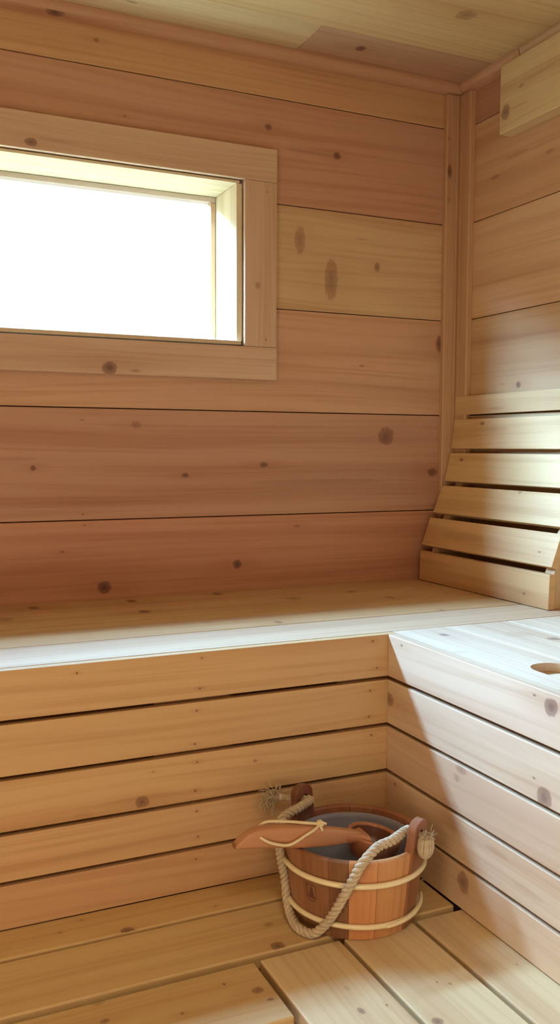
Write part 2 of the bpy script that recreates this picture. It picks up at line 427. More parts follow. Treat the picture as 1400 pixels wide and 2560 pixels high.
# ------------------------------------------------------------------ crown moulding (quarter round) and corner trim
def quarter(cx_, cz_, leg, sx, n=8):
    """cross-section: the corner at (cx_, cz_) , bulging away from it; sx = direction into the room"""
    pts = [(cx_, cz_), (cx_ + sx * leg, cz_)]
    pts.append((cx_ + sx * leg, cz_ - leg * .12))
    for i in range(n + 1):
        a = math.pi / 2 * i / n
        pts.append((cx_ + sx * leg * (.12 + .83 * math.cos(a)), cz_ - leg * (.12 + .83 * math.sin(a))))
    pts.append((cx_ + sx * leg * .12, cz_ - leg)); pts.append((cx_, cz_ - leg))
    return pts
LEG = .029
CT = (.62, .36, .215)
A = Acc(); A.bm(poly_bm([(y, z) for y, z in quarter(YW - .0006, ZT - .0006, LEG, -1)], 0, XL, XW - .0006), 0, 2, CT, .3, smooth=False)
A.build('trim_1', wood('crown_wood_back', [(.42, 2.145, .02, .01, .9)]), None, kind='structure')
A = Acc()
q = quarter(XW - .0006, ZT - .0006, LEG, -1)
for ya, yb_, t in ((1.9655, YW - LEG - .001, (.64, .37, .21)), (YF, 1.962, (.72, .5, .29))):
    A.bm(poly_bm(q, 1, ya, yb_), 1, 2, t)
A.build('trim_2', M_plainwood, None, kind='structure')
# vertical corner boards: a wide one on the back wall, a narrow one on the right wall
zt_ = ZT - LEG - .001
prof = [(1.552, YW - .0006), (1.552, 2.236), (1.5545, 2.2335), (1.5825, 2.2335), (1.5845, 2.2365), (1.5865, 2.2335), (1.594, 2.2335), (1.594, YW - .0006)]
A = Acc(); A.bm(poly_bm(prof, 2, HZ + .001, zt_), 2, 1, (.60, .37, .205), .52)
A.build('trim_3', M_corner, None, kind='structure')
prof = [(XW - .0006, 2.2330), (1.5945, 2.2330), (1.5945, 2.2225), (1.5965, 2.2205), (1.5945, 2.2185), (1.5945, 2.185), (1.597, 2.1815), (1.599, 2.181), (XW - .0006, 2.181)]
A = Acc(); A.bm(poly_bm(prof, 2, HZ + .001, zt_), 2, 0, (.63, .385, .21), .77)
A.build('trim_4', M_corner2, None, kind='structure')

# ------------------------------------------------------------------ window
win = bpy.data.objects.new('window_1', None); col.objects.link(win); setp(win, W((OX0 + OX1) / 2, YW, OZ0), None)
win['kind'] = 'structure'
CC = (.69, .485, .335)
cy0, cy1 = 2.2306, YW - .0004
board('casing', (-.51, 1.0135, cy0, cy1, .6955, .7815), 0, 1, wood_in('casing', zm(.69), zm(.79)), CC, win, seed=.15)
board('casing', (-.51, 1.0145, cy0, cy1, .178, .2645), 0, 1, wood_in('casing', zm(.17), zm(.27)), (.70, .495, .345), win, seed=.44)
board('casing', (.9212, 1.0130, cy0, cy1, .2650, .6950), 2, 1, M_case_up, CC, win, seed=.83)
board('casing', (-.505, -.405, cy0, cy1, .2650, .6950), 2, 1, M_case_up, CC, win, seed=.63)
LD = .172
LC = (.78, .66, .44)
A = Acc()
jy0, jy1 = YW - .008, YW + LD
A.bm(box_bm(OX0 + .01, .9115, jy0, jy1, .6855, .6955 - .0025), 0, 2, LC, .2)
A.bm(box_bm(OX0 + .01, .9115, jy0 - .012, jy1, .2675, .2775), 0, 2, LC, .5)
A.bm(box_bm(.9020, .9185, jy0, jy1, .2780, .6850), 2, 0, LC, .8)
A.bm(box_bm(OX0 + .005, OX0 + .02, jy0, jy1, .2780, .6850), 2, 0, LC, .9)
A.build('jamb', M_plainwood, win)
A = Acc()
SF = .0145
sy0, sy1 = YW + LD - .028, YW + LD - .001
A.bm(box_bm(OX0 + .021, .9015, sy0, sy1, .6850 - SF, .6848), 0, 1, (.55, .42, .34))
A.bm(box_bm(OX0 + .021, .9015, sy0, sy1, .2782, .2780 + SF), 0, 1, (.55, .42, .34))
A.bm(box_bm(.9015 - SF, .9013, sy0, sy1, .2782 + SF, .6848 - SF), 2, 1, (.66, .46, .30))
A.bm(box_bm(OX0 + .022, OX0 + .022 + SF, sy0, sy1, .2782 + SF, .6848 - SF), 2, 1, (.66, .46, .30))
A.build('sash', M_plainwood, win)
mg = bpy.data.materials.new('clear_window_glass'); mg.use_nodes = True
k = NT(mg.node_tree); mg.node_tree.nodes.remove(mg.node_tree.nodes['Principled BSDF'])
lw = k.n('ShaderNodeLayerWeight'); lw.inputs['Blend'].default_value = .5
fr = k.m('ADD', .03, k.m('MULTIPLY', k.m('POWER', lw.outputs['Facing'], 5.0), .6))
tr_ = k.n('ShaderNodeBsdfTransparent'); tr_.inputs[0].default_value = (.96, .98, .97, 1)
gl = k.n('ShaderNodeBsdfGlossy'); gl.inputs['Roughness'].default_value = .02
mx = k.n('ShaderNodeMixShader'); k.link(fr, mx.inputs[0]); k.link(tr_.outputs[0], mx.inputs[1]); k.link(gl.outputs[0], mx.inputs[2])
k.link(mx.outputs[0], mg.node_tree.nodes['Material Output'].inputs[0])
A = Acc(); A.bm(box_bm(OX0 + .03, .9015 - SF + .003, YW + LD - .014, YW + LD - .010, .2782 + SF - .003, .6848 - SF + .003, bevel=0), 0, 1, (1, 1, 1))
A.build('glass', mg, win)

# ------------------------------------------------------------------ valance board under the ceiling
A = Acc(); A.bm(box_bm(XW - .044, XW - .0008, -.6, 2.017, .8345, ZT - LEG - .0015, bevel=.002), 1, 0, (.75, .555, .29), .35)
o = A.build('valance_board', M_val)
o['label'] = 'thick pale board with a dark knot, mounted high on the right wall under the ceiling'; o['category'] = 'board'

# ------------------------------------------------------------------ upper bench along the window wall
gaps = [HZ, -.4800, -.5795, -.6785, -.7685, ZL]
GP = .0038
def slat_z(i):
    return (gaps[i + 1] + (GP if i < 4 else .001), gaps[i] - (GP if i else 0))
ub = thing('upper_bench', 'long upper wooden bench below the window, with an orange slatted front', 'bench', W(.3, 1.9, ZL))
bj = [1.6165, 1.7765, 1.9565, 2.105, 2.2496]
UT = [(.73, .54, .35), (.70, .48, .245), (.685, .455, .235), (.67, .44, .23)]
for i in range(4):
    board('seat_board', (XL + .002, XW - .001, bj[i] + (.0045 if i == 1 else .0030), bj[i + 1] - (.0008 if i == 3 else .0030), HZ - .027, HZ - (.0007 if i % 2 else 0)), 0, 2, wood_in('upper_left', bj[i] * S, bj[i + 1] * S), UT[i], ub, seed=(.11 + i * .27) % 1)
LT = [(.665, .44, .215), (.655, .43, .205), (.675, .445, .215), (.655, .42, .21), (.655, .41, .21)]
for i in range(5):
    z0, z1 = slat_z(i)
    board('front_slat', (XL + .002, 1.0025, YB, YB + .0195, z0, z1), 0, 1, wood_in('left_front', zm(z0), zm(z1)), LT[i], ub, seed=(.31 + i * .19) % 1)
for xa, xb in ((-.82, -.68), (-.3, -.16), (.484, .6385), (.8755, 1.002)):
    board('batten', (xa, xb, YB + .021, YB + .045, ZF + .001, HZ - .029), 2, 1, M_plainwood, (.55, .32, .18), ub)
board('ledger', (XL + .002, XW - .04, 2.21, 2.249, HZ - .115, HZ - .029), 0, 1, M_plainwood, (.5, .3, .17), ub)

# ------------------------------------------------------------------ upper bench along the right wall
rb = thing('upper_bench', 'pale upper wooden bench along the right wall, under the curved backrest', 'bench', W(1.3, .6, ZL))
YE = -.45
rj = [1.0055, 1.150, 1.306, 1.458, XW - .001]
RT = [(.76, .60, .43), (.74, .58, .41), (.75, .59, .42), (.72, .55, .37)]
# nearest board carries an oblong finger hole
def holed():
    bm = bmesh.new()
    x0, x1, y0, y1 = rj[0] + .0008, rj[1] - .0008, YE, 1.6155
    zt2 = HZ
    out = [(x0, y0), (x1, y0), (x1, y1), (x0, y1)]
    hx, hw, hy0, hy1 = 1.099, .041, 1.03, 1.268
    hole = []
    for i in range(13): a = math.pi * i / 12; hole.append((hx + hw * math.cos(a), hy1 - hw + hw * math.sin(a)))
    for i in range(13): a = math.pi + math.pi * i / 12; hole.append((hx + hw * math.cos(a), hy0 + hw + hw * math.sin(a)))
    vs = []
    for ring in (out, hole):
        r_ = [bm.verts.new(W(p[0], p[1], zt2)) for p in ring]
        for i in range(len(r_)): bm.edges.new((r_[i], r_[(i + 1) % len(r_)]))
    bmesh.ops.triangle_fill(bm, use_beauty=True, edges=list(bm.edges))
    r_ = bmesh.ops.extrude_face_region(bm, geom=list(bm.faces))
    for v in [g for g in r_['geom'] if isinstance(g, bmesh.types.BMVert)]: v.co.z -= .016 * S
    bmesh.ops.recalc_face_normals(bm, faces=list(bm.faces))
    return bm
A = Acc(); A.bm(holed(), 1, 2, RT[0], .18); A.build('seat_board', wood_in('upper_right', rj[0] * S, rj[1] * S), rb)
for i in range(1, 4):
    board('seat_board', (rj[i] + .0016, rj[i + 1] - .0016, YE, 1.6155, HZ - .016, HZ), 1, 2, wood_in('upper_right', rj[i] * S, rj[i + 1] * S), RT[i], rb, seed=(.07 + i * .31) % 1)
RS = [(.75, .575, .40), (.74, .565, .385), (.735, .55, .37), (.735, .545, .36), (.72, .52, .33)]
for i in range(5):
    z0, z1 = slat_z(i)
    board('front_slat', (XB, XB + .0215, YE, YB - .0006, z0, z1), 1, 0, wood_in('right_front', zm(z0), zm(z1)), RS[i], rb, seed=(.23 + i * .41) % 1)
for ya, yb_ in ((-.4, -.26), (.2, .34), (.8, .94)):
    board('batten', (XB + .023, XB + .047, ya, yb_, ZF + .001, HZ - .029), 2, 0, M_plainwood, (.55, .34, .2), rb)
board('hole_cleat', (1.03, 1.075, .98, 1.30, HZ - .045, HZ - .0165), 1, 2, M_plainwood, (.72, .56, .38), rb)
board('hole_cleat', (1.078, 1.17, .98, 1.30, HZ - .045, HZ - .0165), 1, 2, M_plainwood, (.74, .58, .40), rb)

# ------------------------------------------------------------------ lower bench (two sections meeting in an L)
lb = thing('lower_bench', 'lower bench section of three lengthwise boards in front of the orange slats', 'bench', W(.1, 1.4, ZF))
TH = .030
LB = [(.72, .51, .235), (.73, .54, .265), (.72, .53, .25)]
for i, (y0, y1, x1) in enumerate(((1.5060 - .0, YB + .004, XB - .001), (1.3475, 1.4965, XB - .001), (1.1715, 1.3285, .5672))):
    board('seat_board', (XL + .002, x1, y0, y1, ZL - TH, ZL - .0009), 0, 2, wood_in('lower_left', y0 * S - .012, y1 * S), LB[i], lb, bevel=.0028, seed=(.41 + i * .23) % 1)
board('joist', (XL + .002, XB + .01, 1.2, 1.24, ZL - .12, ZL - TH - .0005), 0, 1, M_plainwood, (.42, .25, .14), lb)
board('joist', (XL + .002, XB + .01, 1.53, 1.57, ZL - .12, ZL - TH - .0005), 0, 1, M_plainwood, (.42, .25, .14), lb)
for x in (-.8, .35):
    board('leg', (x, x + .08, 1.245, 1.285, ZF + .0005, ZL - TH - .0005), 2, 1, M_plainwood, (.5, .3, .17), lb)
    board('leg', (x, x + .08, 1.485, 1.525, ZF + .0005, ZL - TH - .0005), 2, 1, M_plainwood, (.5, .3, .17), lb)
lr = thing('lower_bench', 'lower bench section of three boards running towards the camera at lower right', 'bench', W(.78, .5, ZF))
for i, (x0, x1) in enumerate(((.5785, .7290), (.7375, .8775), (.8865, XB + .012))):
    board('seat_board', (x0, x1, YE, 1.3300, ZL - TH, ZL - .0009), 1, 2, wood_in('lower_right', x0 * S, x1 * S), ((.745, .565, .31), (.75, .575, .32), (.74, .565, .32))[i], lr, bevel=.0028, seed=(.61 + i * .29) % 1)
board('joist', (.60, .64, YE, 1.198, ZL - .12, ZL - TH - .0005), 1, 0, M_plainwood, (.42, .25, .14), lr)
board('joist', (.92, .96, YE, 1.198, ZL - .12, ZL - TH - .0005), 1, 0, M_plainwood, (.42, .25, .14), lr)
for y in (-.35, .7):
    board('leg', (.645, .685, y, y + .08, ZF + .0005, ZL - TH - .0005), 2, 0, M_plainwood, (.5, .3, .17), lr)
    board('leg', (.875, .915, y, y + .08, ZF + .0005, ZL - TH - .0005), 2, 0, M_plainwood, (.5, .3, .17), lr)

# ------------------------------------------------------------------ curved backrest on the right-hand bench
br = thing('backrest', 'curved slatted wooden backrest leaning on the right wall', 'backrest', W(1.55, 1.95, HZ))
prof = [((1.4765, HZ + .0012), (1.4790, -.3015)), ((1.4835, -.2842), (1.5125, -.2048)), ((1.5215, -.1897), (1.5545, -.1111)), ((1.5600, -.0982), (1.5785, -.0154)), ((1.5820, -.0024), (1.5910, .0827)), ((1.5930, .0957), (1.5935, .1498))]
BT = [(.71, .445, .21), (.73, .475, .225), (.745, .505, .245), (.75, .515, .25), (.74, .50, .245), (.74, .515, .26)]
YR0, YR1 = 1.6755, 2.2295
TK = .0195
back_pts = []
for i, ((xa, za), (xb_, zb)) in enumerate(prof):
    d = Vector((xb_ - xa, zb - za)).normalized()
    th = TK if i < 4 else (.0145 if i == 4 else .0145)
    n = Vector((d.y, -d.x)) * th       # towards the wall
    pts = [(xa, za), (xb_, zb), (xb_ + n.x, zb + n.y), (xa + n.x, za + n.y)]
    yr0 = YR0 if i < 2 else YR0 - (.004 if i == 2 else .006) * 1.0
    A = Acc(); A.bm(poly_bm(pts, 1, yr0, YR1 - .0 * i, bevel=.0014), 1, 0, BT[i], (.17 + i * .37) % 1)
    A.build('slat', wood_in('backrest', zm(za), zm(zb)), br)
    back_pts += [(xa + n.x + .0006, za + n.y), (xb_ + n.x + .0006, zb + n.y)]
for ya, yb_ in ((2.166, 2.198), (1.683, 1.715)):
    if ya > 2:
        pts = [(min(p[0], XW - .004), max(p[1], HZ + .001)) for p in back_pts[:8]] + [(XW - .0035, .06), (XW - .003, HZ + .001)]
    else:
        pts = [(min(p[0], XW - .004), max(p[1], HZ + .001)) for p in back_pts[:8]] + [(XW - .0035, .06), (XW - .003, HZ + .001)]
    A = Acc(); A.bm(poly_bm(pts, 1, ya, yb_), 2, 1, (.66, .45, .25)); A.build('upright', M_plainwood, br)

# ------------------------------------------------------------------ bucket
CX, CY = .805, 1.418
H, R0, R1 = .145, .1135, .1315
ZB = ZL + .0002
def BP(r, deg, h):
    a = math.radians(deg)
    return W(CX + r * math.cos(a), CY + r * math.sin(a), ZB + h)
def RR(h): return R0 + (R1 - R0) * h / H
M_bucket = wood('stained_bucket_wood', rough=.30, contrast=1.1, spec=.5)
bucket = thing('sauna_bucket', 'round wooden bucket with two pale hoops and a rope handle on the lower bench', 'bucket', W(CX, CY, ZL))
HA, HB = -59.0, 112.5           # angles of the two tall handle staves
HWID = 21.0                     # their width in degrees
def stave_bm(A, a0, a1, tint, seed, th=.0135, hb=.0, ht=H, n=4):
    verts, faces, uvs = [], [], []
    g = .12
    for i in range(n + 1):
        a = a0 + g + (a1 - a0 - 2 * g) * i / n
        for (r, h) in ((RR(hb), hb), (RR(ht) - .0008, ht - .002), (RR(ht) - .0035, ht), (RR(ht) - th + .003, ht), (RR(ht) - th, ht - .003), (RR(hb) - th, hb)):
            verts.append(BP(r, a, h))
    m = 6
    for i in range(n):
        for j in range(m):
            j2 = (j + 1) % m
            faces.append((i * m + j, (i + 1) * m + j, (i + 1) * m + j2, i * m + j2))
            hh = [hb, ht, ht, ht, ht, hb]; vv = [0, 0, .004, .012, .016, .016]
            aa = lambda q: (a0 + (a1 - a0) * q / n) / 57.3 * .125
            uvs.append([(hh[j] + seed * 3, aa(i) + vv[j]), (hh[j] + seed * 3, aa(i + 1) + vv[j]), (hh[j2] + seed * 3, aa(i + 1) + vv[j2]), (hh[j2] + seed * 3, aa(i) + vv[j2])])
    for i in (0, n):
        f = tuple(i * m + j for j in range(m)); faces.append(f if i == 0 else f[::-1]); uvs.append([(0, 0)] * m)
    A.raw(verts, faces, uvs, tint, seed, smooth=False)
A = Acc()
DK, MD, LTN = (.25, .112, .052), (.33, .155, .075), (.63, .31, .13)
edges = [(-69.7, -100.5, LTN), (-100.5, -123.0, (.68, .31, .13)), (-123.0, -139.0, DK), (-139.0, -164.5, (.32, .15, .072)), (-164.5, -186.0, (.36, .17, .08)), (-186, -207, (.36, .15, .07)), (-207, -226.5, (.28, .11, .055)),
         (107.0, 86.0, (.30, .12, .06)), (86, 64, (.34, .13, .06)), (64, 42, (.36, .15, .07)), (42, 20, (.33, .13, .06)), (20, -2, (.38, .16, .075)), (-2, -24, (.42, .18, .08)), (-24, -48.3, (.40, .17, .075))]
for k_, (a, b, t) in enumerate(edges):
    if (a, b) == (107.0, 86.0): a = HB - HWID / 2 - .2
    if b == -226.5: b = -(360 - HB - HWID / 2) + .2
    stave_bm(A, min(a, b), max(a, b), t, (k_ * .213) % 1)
# bottom disc
n = 40
A.raw([BP(RR(.012) - .012, 360 * i / n, .012) for i in range(n)], [tuple(range(n))], [[(.1 * math.cos(i), .1 * math.sin(i)) for i in range(n)]], (.2, .09, .05), .5, smooth=False)
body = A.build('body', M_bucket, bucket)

def handle_stave(ang, tint, top=.055):
    """tall stave: rounded top, a rope hole, following the slope of the wall"""
    a = math.radians(ang)
    t = Vector((-math.sin(a), math.cos(a), 0)); o = Vector((math.cos(a), math.sin(a), 0))
    sl = Vector((o.x * (R1 - R0) / H, o.y * (R1 - R0) / H, 1)); slen = sl.length; sl /= slen
    nn = t.cross(sl); nn = nn if nn.dot(o) > 0 else -nn
    base = Vector((CX, CY, ZB)) + o * (R0 + .0008)
    hw0, hw1 = R0 * math.radians(HWID / 2) * .96, R1 * math.radians(HWID / 2) * 1.0
    Ht = H + top
    hc = Vector((0, H + .026)); hr = .0108
    def outline(d):
        # distance from the hole centre to the outline in direction d: sample the outline and intersect
        best = None
        pts = [(-hw0, 0), (hw0, 0), (hw1, H * 1.02)]
        rt = hw1 * 1.0
        cyc = Ht - rt * .72
        for i in range(13):
            th = math.pi * i / 12
            pts.append((rt * math.cos(th), cyc + rt * .72 * math.sin(th)))
        pts.append((-hw1, H * 1.02))
        for i in range(len(pts)):
            p, q = Vector(pts[i]) - hc, Vector(pts[(i + 1) % len(pts)]) - hc
            e = q - p; den = d.x * e.y - d.y * e.x
            if abs(den) < 1e-9: continue
            s_ = (p.x * e.y - p.y * e.x) / den; u_ = (p.x * d.y - p.y * d.x) / den
            if s_ > 0 and -1e-6 <= u_ <= 1 + 1e-6 and (best is None or s_ < best): best = s_
        return hc + d * best
    N = 64
    dirs = [Vector((math.cos(2 * math.pi * i / N), math.sin(2 * math.pi * i / N))) for i in range(N)]
    # put samples on the bottom corners as well
    for cpt in ((-hw0, 0), (hw0, 0)):
        d = (Vector(cpt) - hc).normalized(); j = max(range(N), key=lambda i: dirs[i].dot(d)); dirs[j] = d
    th = .0165
    bm = bmesh.new()
    def P(p, dz): 
        v = base + t * p.x + sl * p.y - nn * dz
        return W(*v)
    rings = []
    for dz, grow in ((0, -.0016), (.0016, 0), (th - .0016, 0), (th, -.0016)):
        rings.append([bm.verts.new(P(outline(d) + d * grow, dz)) for d in dirs])
    hin = [[bm.verts.new(P(hc + d * (hr + g_), dz)) for d in dirs] for dz, g_ in ((0, .001), (.001, 0), (th - .001, 0), (th, .001))]
    for i in range(N):
        j = (i + 1) % N
        for R_ in (rings, hin):
            for q_ in range(3): bm.faces.new((R_[q_][i], R_[q_][j], R_[q_ + 1][j], R_[q_ + 1][i]))
        bm.faces.new((rings[0][i], rings[0][j], hin[0][j], hin[0][i]))
        bm.faces.new((rings[3][i], rings[3][j], hin[3][j], hin[3][i]))
    bmesh.ops.recalc_face_normals(bm, faces=list(bm.faces))
    A = Acc(); A.bm(bm, 2, 0 if abs(o.x) > abs(o.y) else 1, tint, .37)
    A.build('handle_stave', M_bucket, bucket)
    return Vector(P(hc, 0)), Vector(P(hc, th)), nn
outR, inR, nR = handle_stave(HA, (.34, .14, .068))
outL, inL, nL = handle_stave(HB, (.21, .08, .045))

M_hoop = plain('pale_rattan_hoop', (.90, .77, .47), .22, spec=.6, noise_scale=90, amount=.10)
def hoop(h, tilt, rr, lap):
    A = Acc(); n = 96
    pts = []
    for i in range(n):
        d = 360 * i / n
        hh = h + tilt * math.cos(math.radians(d - 155))
        pts.append(BP(RR(hh) + rr * .75, d, hh))
    tube(A, pts, rr * S, 10, (1, 1, 1), closed=True)
    if lap:      # the overlapped splice that stands off at the right
        pp = []
        for i in range(22):
            d = -22 - 70 * i / 21
            e = math.sin(math.pi * min(1, (i) / 21)) * .0022
            hh = h + tilt * math.cos(math.radians(d - 155)) + .006 - .006 * (i / 21)
            pp.append(BP(RR(hh) + rr * .9 + .0045 - e, d, hh))
        tube(A, pp, [rr * S * (.55 + .45 * math.sin(math.pi * (i + .5) / 22)) for i in range(22)], 8)
    return A.build('hoop', M_hoop, bucket)
hoop(.1030, .002, .0050, False)
hoop(.0260, .004, .0048, True)

# translucent plastic liner
ml = bpy.data.materials.new('clear_plastic_liner'); ml.use_nodes = True
k = NT(ml.node_tree); ml.node_tree.nodes.remove(ml.node_tree.nodes['Principled BSDF'])
tp = k.n('ShaderNodeBsdfTransparent'); tp.inputs[0].default_value = (.82, .84, .9, 1)
pb = k.n('ShaderNodeBsdfPrincipled'); pb.inputs['Base Color'].default_value = (.62, .65, .76, 1); pb.inputs['Roughness'].default_value = .08
lay = k.n('ShaderNodeLayerWeight'); lay.inputs['Blend'].default_value = .5
f = k.m('ADD', .34, k.m('MULTIPLY', k.m('POWER', lay.outputs['Facing'], 4.0), .6), clamp=True)
mx = k.n('ShaderNodeMixShader'); k.put(mx.inputs[0], f); k.link(tp.outputs[0], mx.inputs[1]); k.link(pb.outputs[0], mx.inputs[2])
k.link(mx.outputs[0], ml.node_tree.nodes['Material Output'].inputs[0])
A = Acc(); n = 72
pr = [(.0, .0145), (.090, .0145), (.0945, .018), (.1095, .124), (.1095, .1295), (.1125, .130), (.1138, .1325), (.1125, .1345), (.1075, .1335), (.1075, .125), (.0925, .019), (.089, .0162), (.0, .0162)]
verts, faces = [], []
for i in range(n):
    for (r_, h_) in pr: verts.append(BP(r_, 360 * i / n, h_))
m = len(pr)
for i in range(n):
    j = (i + 1) % n
    for q_ in range(m - 1): faces.append((i * m + q_, j * m + q_, j * m + q_ + 1, i * m + q_ + 1))
A.raw(verts, faces, None); A.build('liner', ml, bucket, label='translucent plastic liner')

# burnt-in mark: a square frame with a fir tree and a small flourish below it
M_burn_hole = plain('burnt_mark_and_hole', (.13, .055, .035), .7)
A = Acc()
LA = -156.0; LH = .0755
def LP(u, v, off=.0004):
    h = LH + v
    return BP(RR(h) + off, LA + math.degrees(u / RR(h)), h)
def strip(poly):
    A.raw([LP(*p) for p in poly] + [LP(*p, off=-.001) for p in poly], [tuple(range(len(poly)))] + [(i, (i + 1) % len(poly), (i + 1) % len(poly) + len(poly), i + len(poly)) for i in range(len(poly))], None, smooth=False)
w_, h_, lw_ = .0105, .0125, .0006
strip([(-w_, -h_), (w_, -h_), (w_, -h_ + lw_ * 1.5), (-w_, -h_ + lw_ * 1.5)]); strip([(-w_, h_ - lw_), (w_, h_ - lw_), (w_, h_), (-w_, h_)])
strip([(-w_, -h_), (-w_ + lw_, -h_), (-w_ + lw_, h_), (-w_, h_)]); strip([(w_ - lw_, -h_), (w_, -h_), (w_, h_), (w_ - lw_, h_)])
for (b_, t_, hw) in ((-.0105, .001, .0068), (-.0045, .0055, .0046), (.001, .0092, .0030)):
    strip([(-hw, b_), (hw, b_), (.0004, t_), (-.0004, t_)])
strip([(-.0085, -.0165), (-.003, -.0172), (0, -.0188), (.003, -.0172), (.0085, -.0165), (.0085, -.0159), (.003, -.0165), (0, -.018), (-.003, -.0165), (-.0085, -.0159)])
A.build('emblem', M_burn_hole, bucket, label='burnt fir tree in a square frame')

# rope handle, three laid strands
mr = bpy.data.materials.new('hemp_rope'); mr.use_nodes = True
k = NT(mr.node_tree); bs = mr.node_tree.nodes['Principled BSDF']
uv = k.n('ShaderNodeUVMap', uv_map='UVMap').outputs[0]
s_ = k.sep(uv)
f = k.noise(k.xyz(k.m('MULTIPLY', s_[0], 120), k.m('MULTIPLY', s_[1], 900), 0.0), 1, 3)
c = k.mix(k.smooth(f, .35, .68), (.72, .60, .42, 1), (.46, .35, .22, 1))
k.put(bs.inputs['Base Color'], c); bs.inputs['Roughness'].default_value = .85; bs.inputs['Specular IOR Level'].default_value = .15
b = k.n('ShaderNodeBump'); b.inputs['Strength'].default_value = .5; b.inputs['Distance'].default_value = .001; k.put(b.inputs['Height'], f); k.link(b.outputs[0], bs.inputs['Normal'])

def laid_rope(A, ctrl, R, pitch, strands=3, step=.0022, n=8):
    pts = resample(catmull(ctrl, 24), step); m_ = len(pts)
    Tn = [(pts[min(i + 1, m_ - 1)] - pts[max(i - 1, 0)]).normalized() for i in range(m_)]
    N = Tn[0].orthogonal().normalized(); fr = []
    for i in range(m_):
        N = (N - Tn[i] * N.dot(Tn[i])).normalized(); fr.append((N.copy(), Tn[i].cross(N)))
    for s in range(strands):
        pp = []
        for i in range(m_):
            a = 2 * math.pi * (s / strands + i * step / pitch)
            pp.append(pts[i] + (fr[i][0] * math.cos(a) + fr[i][1] * math.sin(a)) * R * .54)
        tube(A, pp, R * .53, n, (1, 1, 1), s * .3)
    return pts
RP = [inL + nL * .022, inL + nL * .004, inL - nL * .012, W(.7190, 1.4835, -.6760), W(.6850, 1.4700, -.6810), W(.6690, 1.4560, -.6980), W(.6690, 1.4500, -.7280), W(.6770, 1.4560, -.7620), W(.6850, 1.4590, -.7960), W(.6820, 1.4450, -.8220),
      W(.6770, 1.4180, -.8400), W(.6740, 1.3800, -.8440), W(.6880, 1.3510, -.8430), W(.7040, 1.3370, -.8240), W(.7130, 1.3205, -.7960), W(.7290, 1.3005, -.7470), W(.7455, 1.2860, -.7030), W(.7640, 1.2880, -.6890), W(.7870, 1.2980, -.6830), W(.8160, 1.3040, -.6810), inR - nR * .010, inR + nR * .004, outR + nR * .004]
A = Acc()
path = laid_rope(A, RP, .0080, .030)
for i in range(260):     # stray fibres
    j = random.randrange(8, len(path) - 8); p = path[j]
    d = Vector((random.gauss(0, 1), random.gauss(0, 1), random.gauss(0, 1))).normalized()
    a = p + d * .0078; L = random.uniform(.004, .012)
    d2 = (d + (path[j + 3] - path[j - 3]).normalized() * random.uniform(-1.2, 1.2)).normalized()
    if (a + d2 * L).z < W(0, 0, ZL).z + .001: continue
    tube(A, [a, a + d2 * L * .5, a + d2 * L + Vector((0, 0, -.001))], [.00022, .00018, .0001], 3)
rope = A.build('rope_handle', mr, bucket)
# frayed tail behind the left stave
A = Acc()
c0 = outL + nL * .006 + W(-.036, .004, .006) - W(0, 0, 0)
tube(A, catmull([outL + nL * .002, outL + nL * .009 + Vector((-.014, 0, .002)), c0], 6), [.0062] * 9 + [.0066] * 3 + [.007], 8)
for i in range(70):
    d = (nL * random.uniform(.3, 1.1) + Vector((-.75, .1, .25)) * random.uniform(.4, 1.1) + Vector((random.gauss(0, .5), random.gauss(0, .3), random.gauss(0, .5)))).normalized()
    a = c0 + Vector((random.gauss(0, .003),) * 3)
    L = random.uniform(.018, .042)
    bend = Vector((random.gauss(0, 1), random.gauss(0, .6), random.gauss(-.35, 1))).normalized()
    pts = [a, a + d * L * .35 + bend * .001, a + d * L * .7 + bend * L * .30, a + d * L * .72 + bend * L * .62 + Vector((0, 0, -.004))]
    tube(A, catmull(pts, 3), random.uniform(.0005, .0010), 4)
A.build('frayed_end', mr, rope)
# knotted, brushed-out tail on the right stave
A = Acc()
upv = Vector((0, 0, 1)); tR = nR.cross(upv).normalized()
kc = outR + nR * .0115 + Vector((-.004, 0, -.012))
for i in range(34):
    a = 2 * math.pi * i / 34 + random.uniform(-.1, .1)
    pts = []
    for q_ in range(9):
        ph = -1.45 + 2.55 * q_ / 8
        rr = .0155 * math.cos(ph)
        pts.append(kc + tR * (math.cos(a) * rr) + nR * (math.sin(a) * rr * .8) + upv * (math.sin(ph) * .021) + tR * (-.004 * q_ / 8))
    tube(A, pts, .0022, 5)
for i in range(46):
    d = (upv * random.uniform(.2, 1) + nR * random.uniform(-.1, .9) + tR * random.gauss(0, .6)).normalized()
    a = kc + upv * .014 + tR * random.gauss(0, .006) + nR * random.uniform(-.003, .008)
    L = random.uniform(.006, .018)
    tube(A, [a, a + d * L * .6, a + d * L + Vector((random.gauss(0, .003), random.gauss(0, .003), random.gauss(0, .002)))], [.0009, .0007, .0003], 4)
tube(A, [kc + upv * .012, outR + nR * .002], .0082, 10)
A.build('frayed_end', mr, rope)

